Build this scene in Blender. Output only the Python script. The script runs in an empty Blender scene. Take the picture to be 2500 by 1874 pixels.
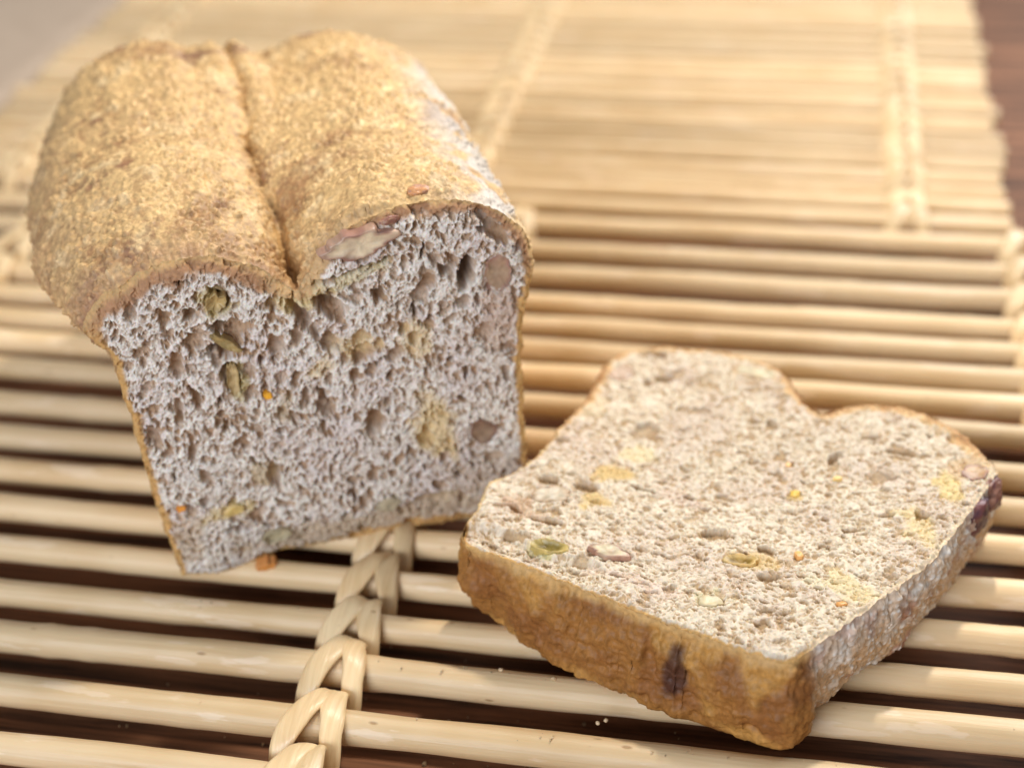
import bpy, math, random
import numpy as np
from mathutils import Matrix, Vector

sc = bpy.context.scene
col = sc.collection
CM = 0.01
rng = np.random.default_rng(11)
random.seed(5)

# ------------------------------------------------------------------ camera
cam_d = bpy.data.cameras.new('camera')
cam = bpy.data.objects.new('camera', cam_d)
col.objects.link(cam)
R = np.array([[0.9821893303349968, 0.06601500850322743, -0.175915144397546],
              [0.1835015615521399, -0.5382712472196104, 0.8225516648360583],
              [-0.04038930903118867, -0.8401821725488847, -0.5407981329914326]])
M = Matrix.Identity(4)
for i in range(3):
    M[i][0] = R[i, 0]; M[i][1] = -R[i, 1]; M[i][2] = -R[i, 2]
M[2][3] = 30 * CM
cam.matrix_world = M
cam_d.sensor_width = 36.0
cam_d.lens = 3765.3 / 2500 * 36.0
cam_d.clip_start = 0.02
cam_d.clip_end = 60
cam_d.dof.use_dof = True
cam_d.dof.focus_distance = 41.2 * CM
cam_d.dof.aperture_fstop = 5.8
sc.camera = cam

# ------------------------------------------------------------------ light
sc.view_settings.view_transform = 'Standard'
sc.view_settings.look = 'None'
sc.view_settings.exposure = 0.0
sc.view_settings.gamma = 1.0
w = bpy.data.worlds.new('World'); sc.world = w; w.use_nodes = True
w.node_tree.nodes['Background'].inputs[0].default_value = (0.95, 0.96, 1.0, 1)
w.node_tree.nodes['Background'].inputs[1].default_value = 0.25

def area(name, loc, target, sx, sy, power, color):
    l = bpy.data.lights.new(name, 'AREA'); l.shape = 'RECTANGLE'
    l.size = sx * CM; l.size_y = sy * CM; l.energy = power; l.color = color
    o = bpy.data.objects.new(name, l); col.objects.link(o)
    o.location = Vector(loc) * CM
    o.rotation_euler = (Vector(target) - Vector(loc)).to_track_quat('-Z', 'Y').to_euler()
    return o
area('ceiling_lamp', (5, 66, 64), (-4, 36, 0), 3.5, 3.5, 3.6, (1.0, 0.91, 0.78))
area('window_light', (60, 150, 88), (-8, 60, 0), 110, 80, 21.0, (0.88, 0.94, 1.0))
area('front_fill_light', (-38, -46, 42), (-12, 36, 4), 60, 26, 7.5, (0.84, 0.90, 1.0))  # added soft fill from the camera side to brighten the cut face

# ------------------------------------------------------------------ numpy noise
def _h(ix, iy, iz, s=0):
    n = (ix.astype(np.int64) * 73856093) ^ (iy.astype(np.int64) * 19349663) ^ (iz.astype(np.int64) * 83492791) ^ (s * 2654435761)
    n = (n ^ (n >> 13)) * 1274126177 & 0x7fffffffffffffff
    n = n ^ (n >> 16)
    n = (n * 2246822519) & 0x7fffffffffffffff
    n = n ^ (n >> 15)
    return (n & 0xffffff).astype(np.float64) / 0xffffff

def vnoise(P, s=0):
    """value noise in -1..1 of an (n,3) array"""
    P = np.asarray(P, float)
    i = np.floor(P).astype(np.int64); f = P - i
    u = f * f * f * (f * (f * 6 - 15) + 10)
    r = 0
    for dx in (0, 1):
        wx = u[:, 0] if dx else 1 - u[:, 0]
        for dy in (0, 1):
            wy = u[:, 1] if dy else 1 - u[:, 1]
            for dz in (0, 1):
                wz = u[:, 2] if dz else 1 - u[:, 2]
                r = r + wx * wy * wz * _h(i[:, 0] + dx, i[:, 1] + dy, i[:, 2] + dz, s)
    return r * 2 - 1

def fbm(P, oct=3, s=0, gain=0.5):
    r = 0; a = 1; t = 0
    for k in range(oct):
        r = r + a * vnoise(P * (2.03 ** k) + 17.3 * k, s + k); t += a; a *= gain
    return r / t * 1.6

def worley2(P, s=0):
    i = np.floor(P).astype(np.int64)
    F1 = np.full(len(P), 9.0); F2 = np.full(len(P), 9.0); ID = np.zeros(len(P))
    z = np.zeros(len(P), np.int64)
    for dx in (-1, 0, 1):
        for dy in (-1, 0, 1):
            cx = i[:, 0] + dx; cy = i[:, 1] + dy
            d = np.hypot(cx + _h(cx, cy, z, s) - P[:, 0], cy + _h(cx, cy, z, s + 1) - P[:, 1])
            cid = _h(cx, cy, z, s + 2)
            c = d < F1
            F2 = np.where(c, F1, np.minimum(F2, d)); ID = np.where(c, cid, ID); F1 = np.where(c, d, F1)
    return F1, F2, ID

def worley3(P, s=0):
    i = np.floor(P).astype(np.int64)
    F1 = np.full(len(P), 9.0); ID = np.zeros(len(P))
    for dx in (-1, 0, 1):
        for dy in (-1, 0, 1):
            for dz in (-1, 0, 1):
                cx = i[:, 0] + dx; cy = i[:, 1] + dy; cz = i[:, 2] + dz
                d = (cx + _h(cx, cy, cz, s) - P[:, 0]) ** 2 + (cy + _h(cx, cy, cz, s + 1) - P[:, 1]) ** 2 + (cz + _h(cx, cy, cz, s + 2) - P[:, 2]) ** 2
                c = d < F1
                ID = np.where(c, _h(cx, cy, cz, s + 3), ID); F1 = np.where(c, d, F1)
    return np.sqrt(F1), ID

def sstep(a, b, x):
    t = np.clip((x - a) / (b - a), 0, 1)
    return t * t * (3 - 2 * t)

def mixc(c, c2, m):
    return c * (1 - m[:, None]) + np.asarray(c2)[None, :] * m[:, None]

# ------------------------------------------------------------------ mesh helpers
def make_mesh(name, V, F, colors=None, smooth=True):
    V = np.asarray(V, float) * CM
    F = np.asarray(F, np.int64)
    me = bpy.data.meshes.new(name)
    k = F.shape[1]
    me.vertices.add(len(V)); me.vertices.foreach_set('co', V.astype(np.float32).ravel())
    me.loops.add(F.size); me.loops.foreach_set('vertex_index', F.astype(np.int32).ravel())
    me.polygons.add(len(F)); me.polygons.foreach_set('loop_start', np.arange(0, F.size, k, dtype=np.int32))
    me.update(calc_edges=True)
    me.polygons.foreach_set('use_smooth', np.full(len(F), smooth, dtype=bool))
    if colors is not None:
        at = me.color_attributes.new('tint', 'FLOAT_COLOR', 'POINT')
        c4 = np.ones((len(V), 4), np.float32); c4[:, :3] = np.clip(colors, 0, 1)
        at.data.foreach_set('color', c4.ravel())
    me.validate()
    return me

def link(name, me, mat, parent=None):
    o = bpy.data.objects.new(name, me); col.objects.link(o)
    if mat and not me.materials: me.materials.append(mat)
    if parent: o.parent = parent
    return o

def thing(name, label, cat, loc=(0, 0, 0), group=None):
    o = bpy.data.objects.new(name, None); col.objects.link(o)
    o.empty_display_size = 0.01
    o.location = Vector(loc) * CM; o['label'] = label; o['category'] = cat
    if group: o['group'] = group
    return o

def grid_faces(nu, nv, closed_u=False):
    """verts laid out [v][u]"""
    a = np.arange(nu - (0 if closed_u else 1)); b = np.arange(nv - 1)
    A, B = np.meshgrid(a, b); A2 = (A + 1) % nu
    return np.stack([B * nu + A, B * nu + A2, (B + 1) * nu + A2, (B + 1) * nu + A], -1).reshape(-1, 4)

def tube(path, ru, rv, nrm, seg=12):
    """swept elliptical strip; path (n,3), ru half width, rv half thickness, nrm (n,3) thickness direction"""
    path = np.asarray(path, float); n = len(path)
    T = np.gradient(path, axis=0); T /= np.linalg.norm(T, axis=1)[:, None]
    N = np.asarray(nrm, float); N = N - (N * T).sum(1)[:, None] * T; N /= np.linalg.norm(N, axis=1)[:, None]
    B = np.cross(T, N)
    a = np.linspace(0, 2 * np.pi, seg, endpoint=False)
    ca = np.sign(np.cos(a)) * np.abs(np.cos(a)) ** 0.8; sa = np.sign(np.sin(a)) * np.abs(np.sin(a)) ** 0.9
    V = path[:, None, :] + B[:, None, :] * (ca[None, :] * np.broadcast_to(ru, n)[:, None])[..., None] + N[:, None, :] * (sa[None, :] * np.broadcast_to(rv, n)[:, None])[..., None]
    return V.reshape(-1, 3), grid_faces(seg, n, True)

def catmull(P, n, closed=False):
    P = np.asarray(P, float); m = len(P)
    t = np.linspace(0, m if closed else m - 1, n, endpoint=not closed)
    i = np.floor(t).astype(int)
    if not closed: i = np.minimum(i, m - 2)
    f = (t - i)[:, None]
    g = (lambda k: P[k % m]) if closed else (lambda k: P[np.clip(k, 0, m - 1)])
    p0, p1, p2, p3 = g(i - 1), g(i), g(i + 1), g(i + 2)
    return 0.5 * ((2 * p1) + (p2 - p0) * f + (2 * p0 - 5 * p1 + 4 * p2 - p3) * f ** 2 + (3 * p1 - p0 - 3 * p2 + p3) * f ** 3)

def resample(P, n):
    Q = np.vstack([P, P[:1]]); s = np.r_[0, np.cumsum(np.linalg.norm(np.diff(Q, axis=0), axis=1))]
    t = np.linspace(0, s[-1], n, endpoint=False)
    return np.stack([np.interp(t, s, Q[:, k]) for k in range(Q.shape[1])], -1)

# ------------------------------------------------------------------ materials
def nodes_of(name):
    m = bpy.data.materials.new(name); m.use_nodes = True
    nt = m.node_tree; b = nt.nodes['Principled BSDF']
    return m, nt, b
def N(nt, t, **kw):
    n = nt.nodes.new(t)
    for k, v in kw.items(): setattr(n, k, v)
    return n
def L(nt, a, b): nt.links.new(a, b)

def tint_material(name, rough, spec=0.3, sss=0.0, sss_r=(1, .6, .35), bump=0.25, bscale=900, grain=0.25, gscale=700, coat=0.0):
    m, nt, b = nodes_of(name)
    at = N(nt, 'ShaderNodeAttribute', attribute_name='tint')
    tc = N(nt, 'ShaderNodeTexCoord')
    n1 = N(nt, 'ShaderNodeTexNoise'); n1.inputs['Scale'].default_value = gscale; n1.inputs['Detail'].default_value = 4
    L(nt, tc.outputs['Object'], n1.inputs['Vector'])
    mr = N(nt, 'ShaderNodeMapRange'); mr.inputs['From Min'].default_value = .3; mr.inputs['From Max'].default_value = .7
    mr.inputs['To Min'].default_value = 1 - grain; mr.inputs['To Max'].default_value = 1 + grain
    L(nt, n1.outputs['Fac'], mr.inputs['Value'])
    mx = N(nt, 'ShaderNodeVectorMath', operation='SCALE')
    L(nt, at.outputs['Color'], mx.inputs[0]); L(nt, mr.outputs[0], mx.inputs['Scale'])
    L(nt, mx.outputs[0], b.inputs['Base Color'])
    n2 = N(nt, 'ShaderNodeTexNoise'); n2.inputs['Scale'].default_value = bscale; n2.inputs['Detail'].default_value = 3
    L(nt, tc.outputs['Object'], n2.inputs['Vector'])
    bp = N(nt, 'ShaderNodeBump'); bp.inputs['Strength'].default_value = bump; bp.inputs['Distance'].default_value = 0.0004
    L(nt, n2.outputs['Fac'], bp.inputs['Height']); L(nt, bp.outputs[0], b.inputs['Normal'])
    b.inputs['Roughness'].default_value = rough
    b.inputs['Specular IOR Level'].default_value = spec
    b.inputs['Coat Weight'].default_value = coat; b.inputs['Coat Roughness'].default_value = 0.25
    if sss:
        b.inputs['Subsurface Weight'].default_value = sss
        b.inputs['Subsurface Radius'].default_value = sss_r
        b.inputs['Subsurface Scale'].default_value = 0.0006
    return m

M_crumb = tint_material('bread_crumb', 0.75, 0.3, sss=0.45, bump=0.35, bscale=1500, grain=0.12)
M_crust = tint_material('bread_crust', 0.55, 0.4, bump=0.6, bscale=1300, grain=0.25)
M_crust_wet = tint_material('glossy_bread_crust', 0.55, 0.3, bump=0.55, bscale=900, grain=0.2)
M_nut = tint_material('nut_and_fruit', 0.4, 0.5, sss=0.25, bump=0.2, bscale=900, grain=0.12, gscale=500)

def rattan_material(name, base, dark, rough, streak_scale, flake_lit=1.0):
    m, nt, b = nodes_of(name)
    tc = N(nt, 'ShaderNodeTexCoord'); oi = N(nt, 'ShaderNodeObjectInfo')
    mp = N(nt, 'ShaderNodeMapping'); mp.inputs['Scale'].default_value = streak_scale
    ad = N(nt, 'ShaderNodeVectorMath', operation='ADD')
    L(nt, tc.outputs['Object'], ad.inputs[0])
    cb = N(nt, 'ShaderNodeCombineXYZ'); L(nt, oi.outputs['Random'], cb.inputs[0]); L(nt, oi.outputs['Random'], cb.inputs[1]); L(nt, cb.outputs[0], ad.inputs[1])
    L(nt, ad.outputs[0], mp.inputs['Vector'])
    n1 = N(nt, 'ShaderNodeTexNoise'); n1.inputs['Scale'].default_value = 1; n1.inputs['Detail'].default_value = 6; n1.inputs['Roughness'].default_value = .6
    L(nt, mp.outputs[0], n1.inputs['Vector'])
    n2 = N(nt, 'ShaderNodeTexNoise'); n2.inputs['Scale'].default_value = 28; n2.inputs['Detail'].default_value = 3
    L(nt, ad.outputs[0], n2.inputs['Vector'])
    r1 = N(nt, 'ShaderNodeValToRGB'); r1.color_ramp.elements[0].position = .3; r1.color_ramp.elements[0].color = (*dark, 1)
    r1.color_ramp.elements[1].position = .68; r1.color_ramp.elements[1].color = (*base, 1)
    mxf = N(nt, 'ShaderNodeMath', operation='ADD')
    s1 = N(nt, 'ShaderNodeMath', operation='MULTIPLY'); s1.inputs[1].default_value = .5
    s2 = N(nt, 'ShaderNodeMath', operation='MULTIPLY'); s2.inputs[1].default_value = .6
    L(nt, n1.outputs['Fac'], s1.inputs[0]); L(nt, n2.outputs['Fac'], s2.inputs[0]); L(nt, s1.outputs[0], mxf.inputs[0]); L(nt, s2.outputs[0], mxf.inputs[1])
    L(nt, mxf.outputs[0], r1.inputs['Fac'])
    # peeled paler flakes, also painting in crisp lit patches between shadows
    n4 = N(nt, 'ShaderNodeTexNoise'); n4.inputs['Scale'].default_value = 1; n4.inputs['Detail'].default_value = 5
    mp4 = N(nt, 'ShaderNodeMapping'); mp4.inputs['Scale'].default_value = (38, 190, 190); L(nt, ad.outputs[0], mp4.inputs['Vector']); L(nt, mp4.outputs[0], n4.inputs['Vector'])
    st = N(nt, 'ShaderNodeMapRange'); st.inputs['From Min'].default_value = .60; st.inputs['From Max'].default_value = .63; L(nt, n4.outputs['Fac'], st.inputs['Value'])
    pal = N(nt, 'ShaderNodeMix', data_type='RGBA'); fm = N(nt, 'ShaderNodeMath', operation='MULTIPLY'); fm.inputs[1].default_value = flake_lit; L(nt, st.outputs[0], fm.inputs[0]); L(nt, fm.outputs[0], pal.inputs[0]); L(nt, r1.outputs[0], pal.inputs[6])
    pal.inputs[7].default_value = (min(1, base[0] * 1.12), min(1, base[1] * 1.18), min(1, base[2] * 1.4), 1)
    # small brown pits
    v = N(nt, 'ShaderNodeTexVoronoi'); v.inputs['Scale'].default_value = 1
    mp5 = N(nt, 'ShaderNodeMapping'); mp5.inputs['Scale'].default_value = (60, 150, 150); L(nt, ad.outputs[0], mp5.inputs['Vector']); L(nt, mp5.outputs[0], v.inputs['Vector'])
    lt = N(nt, 'ShaderNodeMapRange'); lt.inputs['From Min'].default_value = .04; lt.inputs['From Max'].default_value = .10; L(nt, v.outputs['Distance'], lt.inputs['Value'])
    pt = N(nt, 'ShaderNodeMix', data_type='RGBA'); L(nt, lt.outputs[0], pt.inputs[0]); pt.inputs[6].default_value = (.50, .31, .15, 1); L(nt, pal.outputs[2], pt.inputs[7])
    # tone per piece
    mr = N(nt, 'ShaderNodeMapRange'); mr.inputs['To Min'].default_value = .84; mr.inputs['To Max'].default_value = 1.1
    L(nt, oi.outputs['Random'], mr.inputs['Value'])
    sc_ = N(nt, 'ShaderNodeVectorMath', operation='SCALE'); L(nt, pt.outputs[2], sc_.inputs[0]); L(nt, mr.outputs[0], sc_.inputs['Scale'])
    L(nt, sc_.outputs[0], b.inputs['Base Color'])
    bp = N(nt, 'ShaderNodeBump'); bp.inputs['Strength'].default_value = .55; bp.inputs['Distance'].default_value = .0008
    L(nt, n1.outputs['Fac'], bp.inputs['Height']); 
    bp2 = N(nt, 'ShaderNodeBump'); bp2.inputs['Strength'].default_value = .5; bp2.inputs['Distance'].default_value = .0005
    L(nt, lt.outputs[0], bp2.inputs['Height']); L(nt, bp.outputs[0], bp2.inputs['Normal']); L(nt, bp2.outputs[0], b.inputs['Normal'])
    b.inputs['Roughness'].default_value = rough
    b.inputs['Specular IOR Level'].default_value = .45
    b.inputs['Subsurface Weight'].default_value = .08; b.inputs['Subsurface Scale'].default_value = .001
    return m
M_rod = rattan_material('peeled_rattan', (.84, .63, .375), (.68, .455, .22), .44, (14, 420, 420), .55)
M_strip = rattan_material('rattan_strip', (.90, .69, .41), (.60, .38, .17), .3, (520, 26, 60), 0.0)

def wood_material():
    m, nt, b = nodes_of('dark_stained_wood')
    tc = N(nt, 'ShaderNodeTexCoord'); mp = N(nt, 'ShaderNodeMapping'); mp.inputs['Scale'].default_value = (9, 170, 9)
    L(nt, tc.outputs['Object'], mp.inputs['Vector'])
    n1 = N(nt, 'ShaderNodeTexNoise'); n1.inputs['Scale'].default_value = 1; n1.inputs['Detail'].default_value = 8; n1.inputs['Roughness'].default_value = .65; n1.inputs['Distortion'].default_value = .6
    L(nt, mp.outputs[0], n1.inputs['Vector'])
    r = N(nt, 'ShaderNodeValToRGB'); r.color_ramp.elements[0].position = .35; r.color_ramp.elements[0].color = (.045, .024, .016, 1)
    r.color_ramp.elements[1].position = .65; r.color_ramp.elements[1].color = (.36, .165, .085, 1)
    L(nt, n1.outputs['Fac'], r.inputs['Fac']); L(nt, r.outputs[0], b.inputs['Base Color'])
    bp = N(nt, 'ShaderNodeBump'); bp.inputs['Strength'].default_value = .4; bp.inputs['Distance'].default_value = .0005
    L(nt, n1.outputs['Fac'], bp.inputs['Height']); L(nt, bp.outputs[0], b.inputs['Normal'])
    b.inputs['Roughness'].default_value = .55; b.inputs['Specular IOR Level'].default_value = .12
    return m
M_wood = wood_material()

# ------------------------------------------------------------------ table
TZ = -2.3
tb = 400
o = link('table_top', make_mesh('table_top', [(-tb, -100, TZ), (tb, -100, TZ), (tb, tb, TZ), (-tb, tb, TZ),
        (-tb, -100, TZ - 3), (tb, -100, TZ - 3), (tb, tb, TZ - 3), (-tb, tb, TZ - 3)],
        [(0, 1, 2, 3), (7, 6, 5, 4), (0, 4, 5, 1), (1, 5, 6, 2), (2, 6, 7, 3), (3, 7, 4, 0)], smooth=False), M_wood)
o['kind'] = 'structure'

# a thin pale slab added beyond the left edge of the mats
m_, nt_, b_ = nodes_of('mottled_beige'); b_.inputs['Base Color'].default_value = (.62, .50, .39, 1); b_.inputs['Roughness'].default_value = .7
tc_ = N(nt_, 'ShaderNodeTexCoord'); w_ = N(nt_, 'ShaderNodeTexNoise'); w_.inputs['Scale'].default_value = 60; L(nt_, tc_.outputs['Object'], w_.inputs['Vector'])
rp_ = N(nt_, 'ShaderNodeValToRGB'); rp_.color_ramp.elements[0].color = (.46, .34, .24, 1); rp_.color_ramp.elements[1].color = (.60, .46, .34, 1); L(nt_, w_.outputs['Fac'], rp_.inputs['Fac']); L(nt_, rp_.outputs[0], b_.inputs['Base Color'])
cx = np.linspace(-110, -43.5, 40); cy = np.linspace(60, 150, 50)
CX, CY = np.meshgrid(cx, cy); P_ = np.stack([CX.ravel(), CY.ravel(), np.zeros(CX.size)], -1)
zc = TZ + .35 + .12 * vnoise(P_ * .12, 4) + .03 * vnoise(P_ * .6, 5)
Vc = np.vstack([np.column_stack([P_[:, :2], zc]), np.column_stack([P_[:, :2], np.full(len(P_), TZ + .01)])])
Fc = np.vstack([grid_faces(40, 50), grid_faces(40, 50)[:, ::-1] + len(P_)])
rim_ = list(range(0, 40)) + [k * 40 + 39 for k in range(1, 50)] + [49 * 40 + k for k in range(38, -1, -1)] + [k * 40 for k in range(48, 0, -1)]
Fs = np.array([(rim_[k], rim_[k - 1], rim_[k - 1] + len(P_), rim_[k] + len(P_)) for k in range(len(rim_))])
o = link('slab', make_mesh('slab', Vc, np.vstack([Fc, Fs])), m_)
o['label'] = 'blurred light beige cloth on the table beyond the rear mat, top left corner'; o['category'] = 'slab'

# ------------------------------------------------------------------ mats
def rod_mesh(length, seed, r=0.46):
    r = r * (1 + .06 * math.sin(seed * 2.3))
    n = 260; seg = 20
    x = np.linspace(0, length, n)
    q = np.stack([x * .35, np.full(n, seed * 7.1), np.zeros(n)], -1)
    rad = r * (1 + .045 * vnoise(q, 1) + .02 * vnoise(q * 4, 2))
    yb = .07 * vnoise(q * .25, 3) + .03 * vnoise(q, 4); zb = .04 * vnoise(q * .4, 5)
    rr = np.random.default_rng(seed)
    for c in rr.uniform(0, length, 3):      # faint nodes
        rad += r * .05 * np.exp(-((x - c) / .28) ** 2)
    a = np.linspace(0, 2 * np.pi, seg, endpoint=False)
    A, X = np.meshgrid(a, x)
    RR = rad[:, None] * (1 + .025 * vnoise(np.stack([X.ravel() * .5, np.cos(A).ravel() * 1.3 + seed * 3, np.sin(A).ravel() * 1.3], -1), 6).reshape(A.shape))
    RR[0] *= .88; RR[-1] *= .88
    V = np.stack([X, yb[:, None] + RR * np.cos(A), zb[:, None] + RR * np.sin(A)], -1).reshape(-1, 3)
    V = np.vstack([V, [[-.02, yb[0], zb[0]], [length + .02, yb[-1], zb[-1]]]])
    F = grid_faces(seg, n, True)
    me_f = F.tolist()
    k = n * seg
    cap = [(k, (j + 1) % seg, j, k) for j in range(seg)]
    F = list(map(tuple, me_f))
    for j in range(seg):
        F.append((k, (j + 1) % seg, j)); F.append((k + 1, (n - 1) * seg + j, (n - 1) * seg + (j + 1) % seg))
    me = bpy.data.meshes.new('rod'); me.from_pydata([tuple(v * CM) for v in V], [], F)
    me.polygons.foreach_set('use_smooth', np.ones(len(F), bool)); me.update()
    return me

WID = 50.1
rod_meshes = [rod_mesh(WID, s) for s in range(9)]

def strip_mesh(ctrl, ru, seed, split=False):
    n = 26
    P = catmull(ctrl, n)
    t = np.linspace(0, 1, n)
    Nn = np.stack([.22 * np.sin(t * 5 + seed), .5 * np.cos(t * np.pi), np.ones(n)], -1)
    wid = ru * (.70 + .36 * np.sin(np.pi * np.clip(t * 1.05, 0, 1)) ** .7) * (1 + .05 * np.sin(t * 9 + seed))
    V, F = tube(P, wid, .155, Nn, 16)
    if split:      # crease down the strip
        V = V.reshape(n, 16, 3)
        V[4:20, 4] -= np.array([0, 0, .05]); V = V.reshape(-1, 3)
    return make_mesh('strip', V, F)
def left_ctrl(j):
    a, b_, c = (random.uniform(-.05, .05) for _ in range(3))
    return [(.16, 1.36, -1.1), (.14, 1.14, -.62), (.05 + c, .84, -.14), (-.14 + c, .46, .08), (-.38 + b_, .04, .12), (-.60 + b_, -.36, .05), (-.80 + a, -.74, -.16), (-.96 + a, -1.06, -.55), (-1.02, -1.36, -1.1)]
def right_ctrl(j):
    a, b_, c = (random.uniform(-.05, .05) for _ in range(3))
    return [(.30, 1.34, -1.1), (.30, 1.10, -.62), (.34 + c, .80, -.16), (.42 + c, .42, .06), (.53 + b_, .02, .10), (.64 + b_, -.38, .03), (.74 + a, -.76, -.18), (.82 + a, -1.06, -.55), (.84, -1.36, -1.1)]
LS = [strip_mesh(left_ctrl(j), .47, j, split=(j % 2 == 0)) for j in range(4)]
RS = [strip_mesh(right_ctrl(j), .42, j + 3, split=(j == 1)) for j in range(4)]
for me in LS + RS: me.materials.append(M_strip)
for me in rod_meshes: me.materials.append(M_rod)

def mat(name, label, x0, ys, strings, group):
    t = thing(name, label, 'mat', (x0, ys[0], TZ), group)
    for i, y in enumerate(ys):
        me = rod_meshes[(i * 5 + len(ys)) % len(rod_meshes)]
        r = bpy.data.objects.new('rod', me); col.objects.link(r); r.parent = t
        r.location = Vector((random.uniform(-.25, .25) if True else 0, y - ys[0], -.455 - TZ)) * CM
        r.rotation_euler = (random.uniform(0, 6.28), 0, math.radians(random.uniform(-.16, .16)))
    for sx in strings:
        b = bpy.data.objects.new('binding', None); col.objects.link(b); b.parent = t
        b.location = Vector((sx - x0, 0, -TZ)) * CM; b.empty_display_size = .01
        for i, y in enumerate(ys):
            for me in (LS[(i * 3 + int(abs(sx))) % 4], RS[(i + int(abs(sx))) % 4]):
                s = bpy.data.objects.new('strip', me); col.objects.link(s); s.parent = b
                gap = (ys[i] - ys[i - 1]) if i else 2.0
                s.location = Vector((random.uniform(-.03, .03), y - ys[0], 0)) * CM
                s.scale = (.78, gap / 2.0 if gap < 2 else 1.0, .9)
    return t
front_y = [24.7, 26.72, 28.78, 30.9, 32.72, 34.8, 36.87, 38.87, 40.8, 42.75, 45.0, 47.0, 48.7, 50.5, 52.3, 54.4, 56.6, 58.8]
mat('rattan_mat', 'pale rattan rod mat in front, under the loaf and the slice', -38.3, front_y, (-33.2, -12.0, 9.0), 'rattan rod mats on the table')
rear_y = list(60.9 + np.cumsum([0] + [1.28 + .3 * random.random() for _ in range(30)]))
mat('rattan_mat', 'blurred rattan rod mat farther back, behind the loaf', -41.2, rear_y, (-37.0, -15.1, 4.5), 'rattan rod mats on the table')

# ------------------------------------------------------------------ cut bread face
def seg_dist(P, poly):
    d, near, arc = seg_dist_all(P, poly[::10])
    m = d < .35
    d2, n2, a2 = seg_dist_all(P[m], poly)
    d[m] = d2; near[m] = n2; arc[m] = a2
    return d, near, arc

def seg_dist_all(P, poly):
    best = np.full(len(P), 1e9); near = np.zeros((len(P), 2)); arc = np.zeros(len(P))
    Q = np.vstack([poly, poly[:1]])
    for k in range(len(poly)):
        a, b = Q[k], Q[k + 1]; ab = b - a; l2 = ab @ ab
        if l2 < 1e-12: continue
        t = np.clip(((P - a) @ ab) / l2, 0, 1)
        c = a + t[:, None] * ab; d = ((P - c) ** 2).sum(1)
        m = d < best
        best = np.where(m, d, best); near[m] = c[m]; arc = np.where(m, k, arc)
    return np.sqrt(best), near, arc / len(poly)

def inside(P, poly):
    x, y = P[:, 0], P[:, 1]; r = np.zeros(len(P), bool); n = len(poly); j = n - 1
    for i in range(n):
        xi, yi = poly[i]; xj, yj = poly[j]
        if yi != yj:
            c = ((yi > y) != (yj > y)) & (x < (xj - xi) * (y - yi) / (yj - yi) + xi)
            r ^= c
        j = i
    return r

def edge_h(P, seed):
    q = np.stack([P[:, 0], P[:, 1], np.full(len(P), seed + .5)], -1)
    return -.10 + .06 * vnoise(q * 2.6, seed + 7) + .08 * vnoise(q * 9, seed + 8)

def wobble(P, seed):
    q = np.stack([P[:, 0], P[:, 1], np.full(len(P), seed + .5)], -1)
    return .05 * vnoise(q * 1.7, seed + 17) + .035 * vnoise(q * 6, seed + 18) + .015 * vnoise(q * 16, seed + 19)

def outward(poly):
    T = np.roll(poly, -4, 0) - np.roll(poly, 4, 0); T /= np.linalg.norm(T, axis=1)[:, None]
    O = np.stack([T[:, 1], -T[:, 0]], -1)
    return -O if ((poly - poly.mean(0)) * O).sum() < 0 else O

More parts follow.
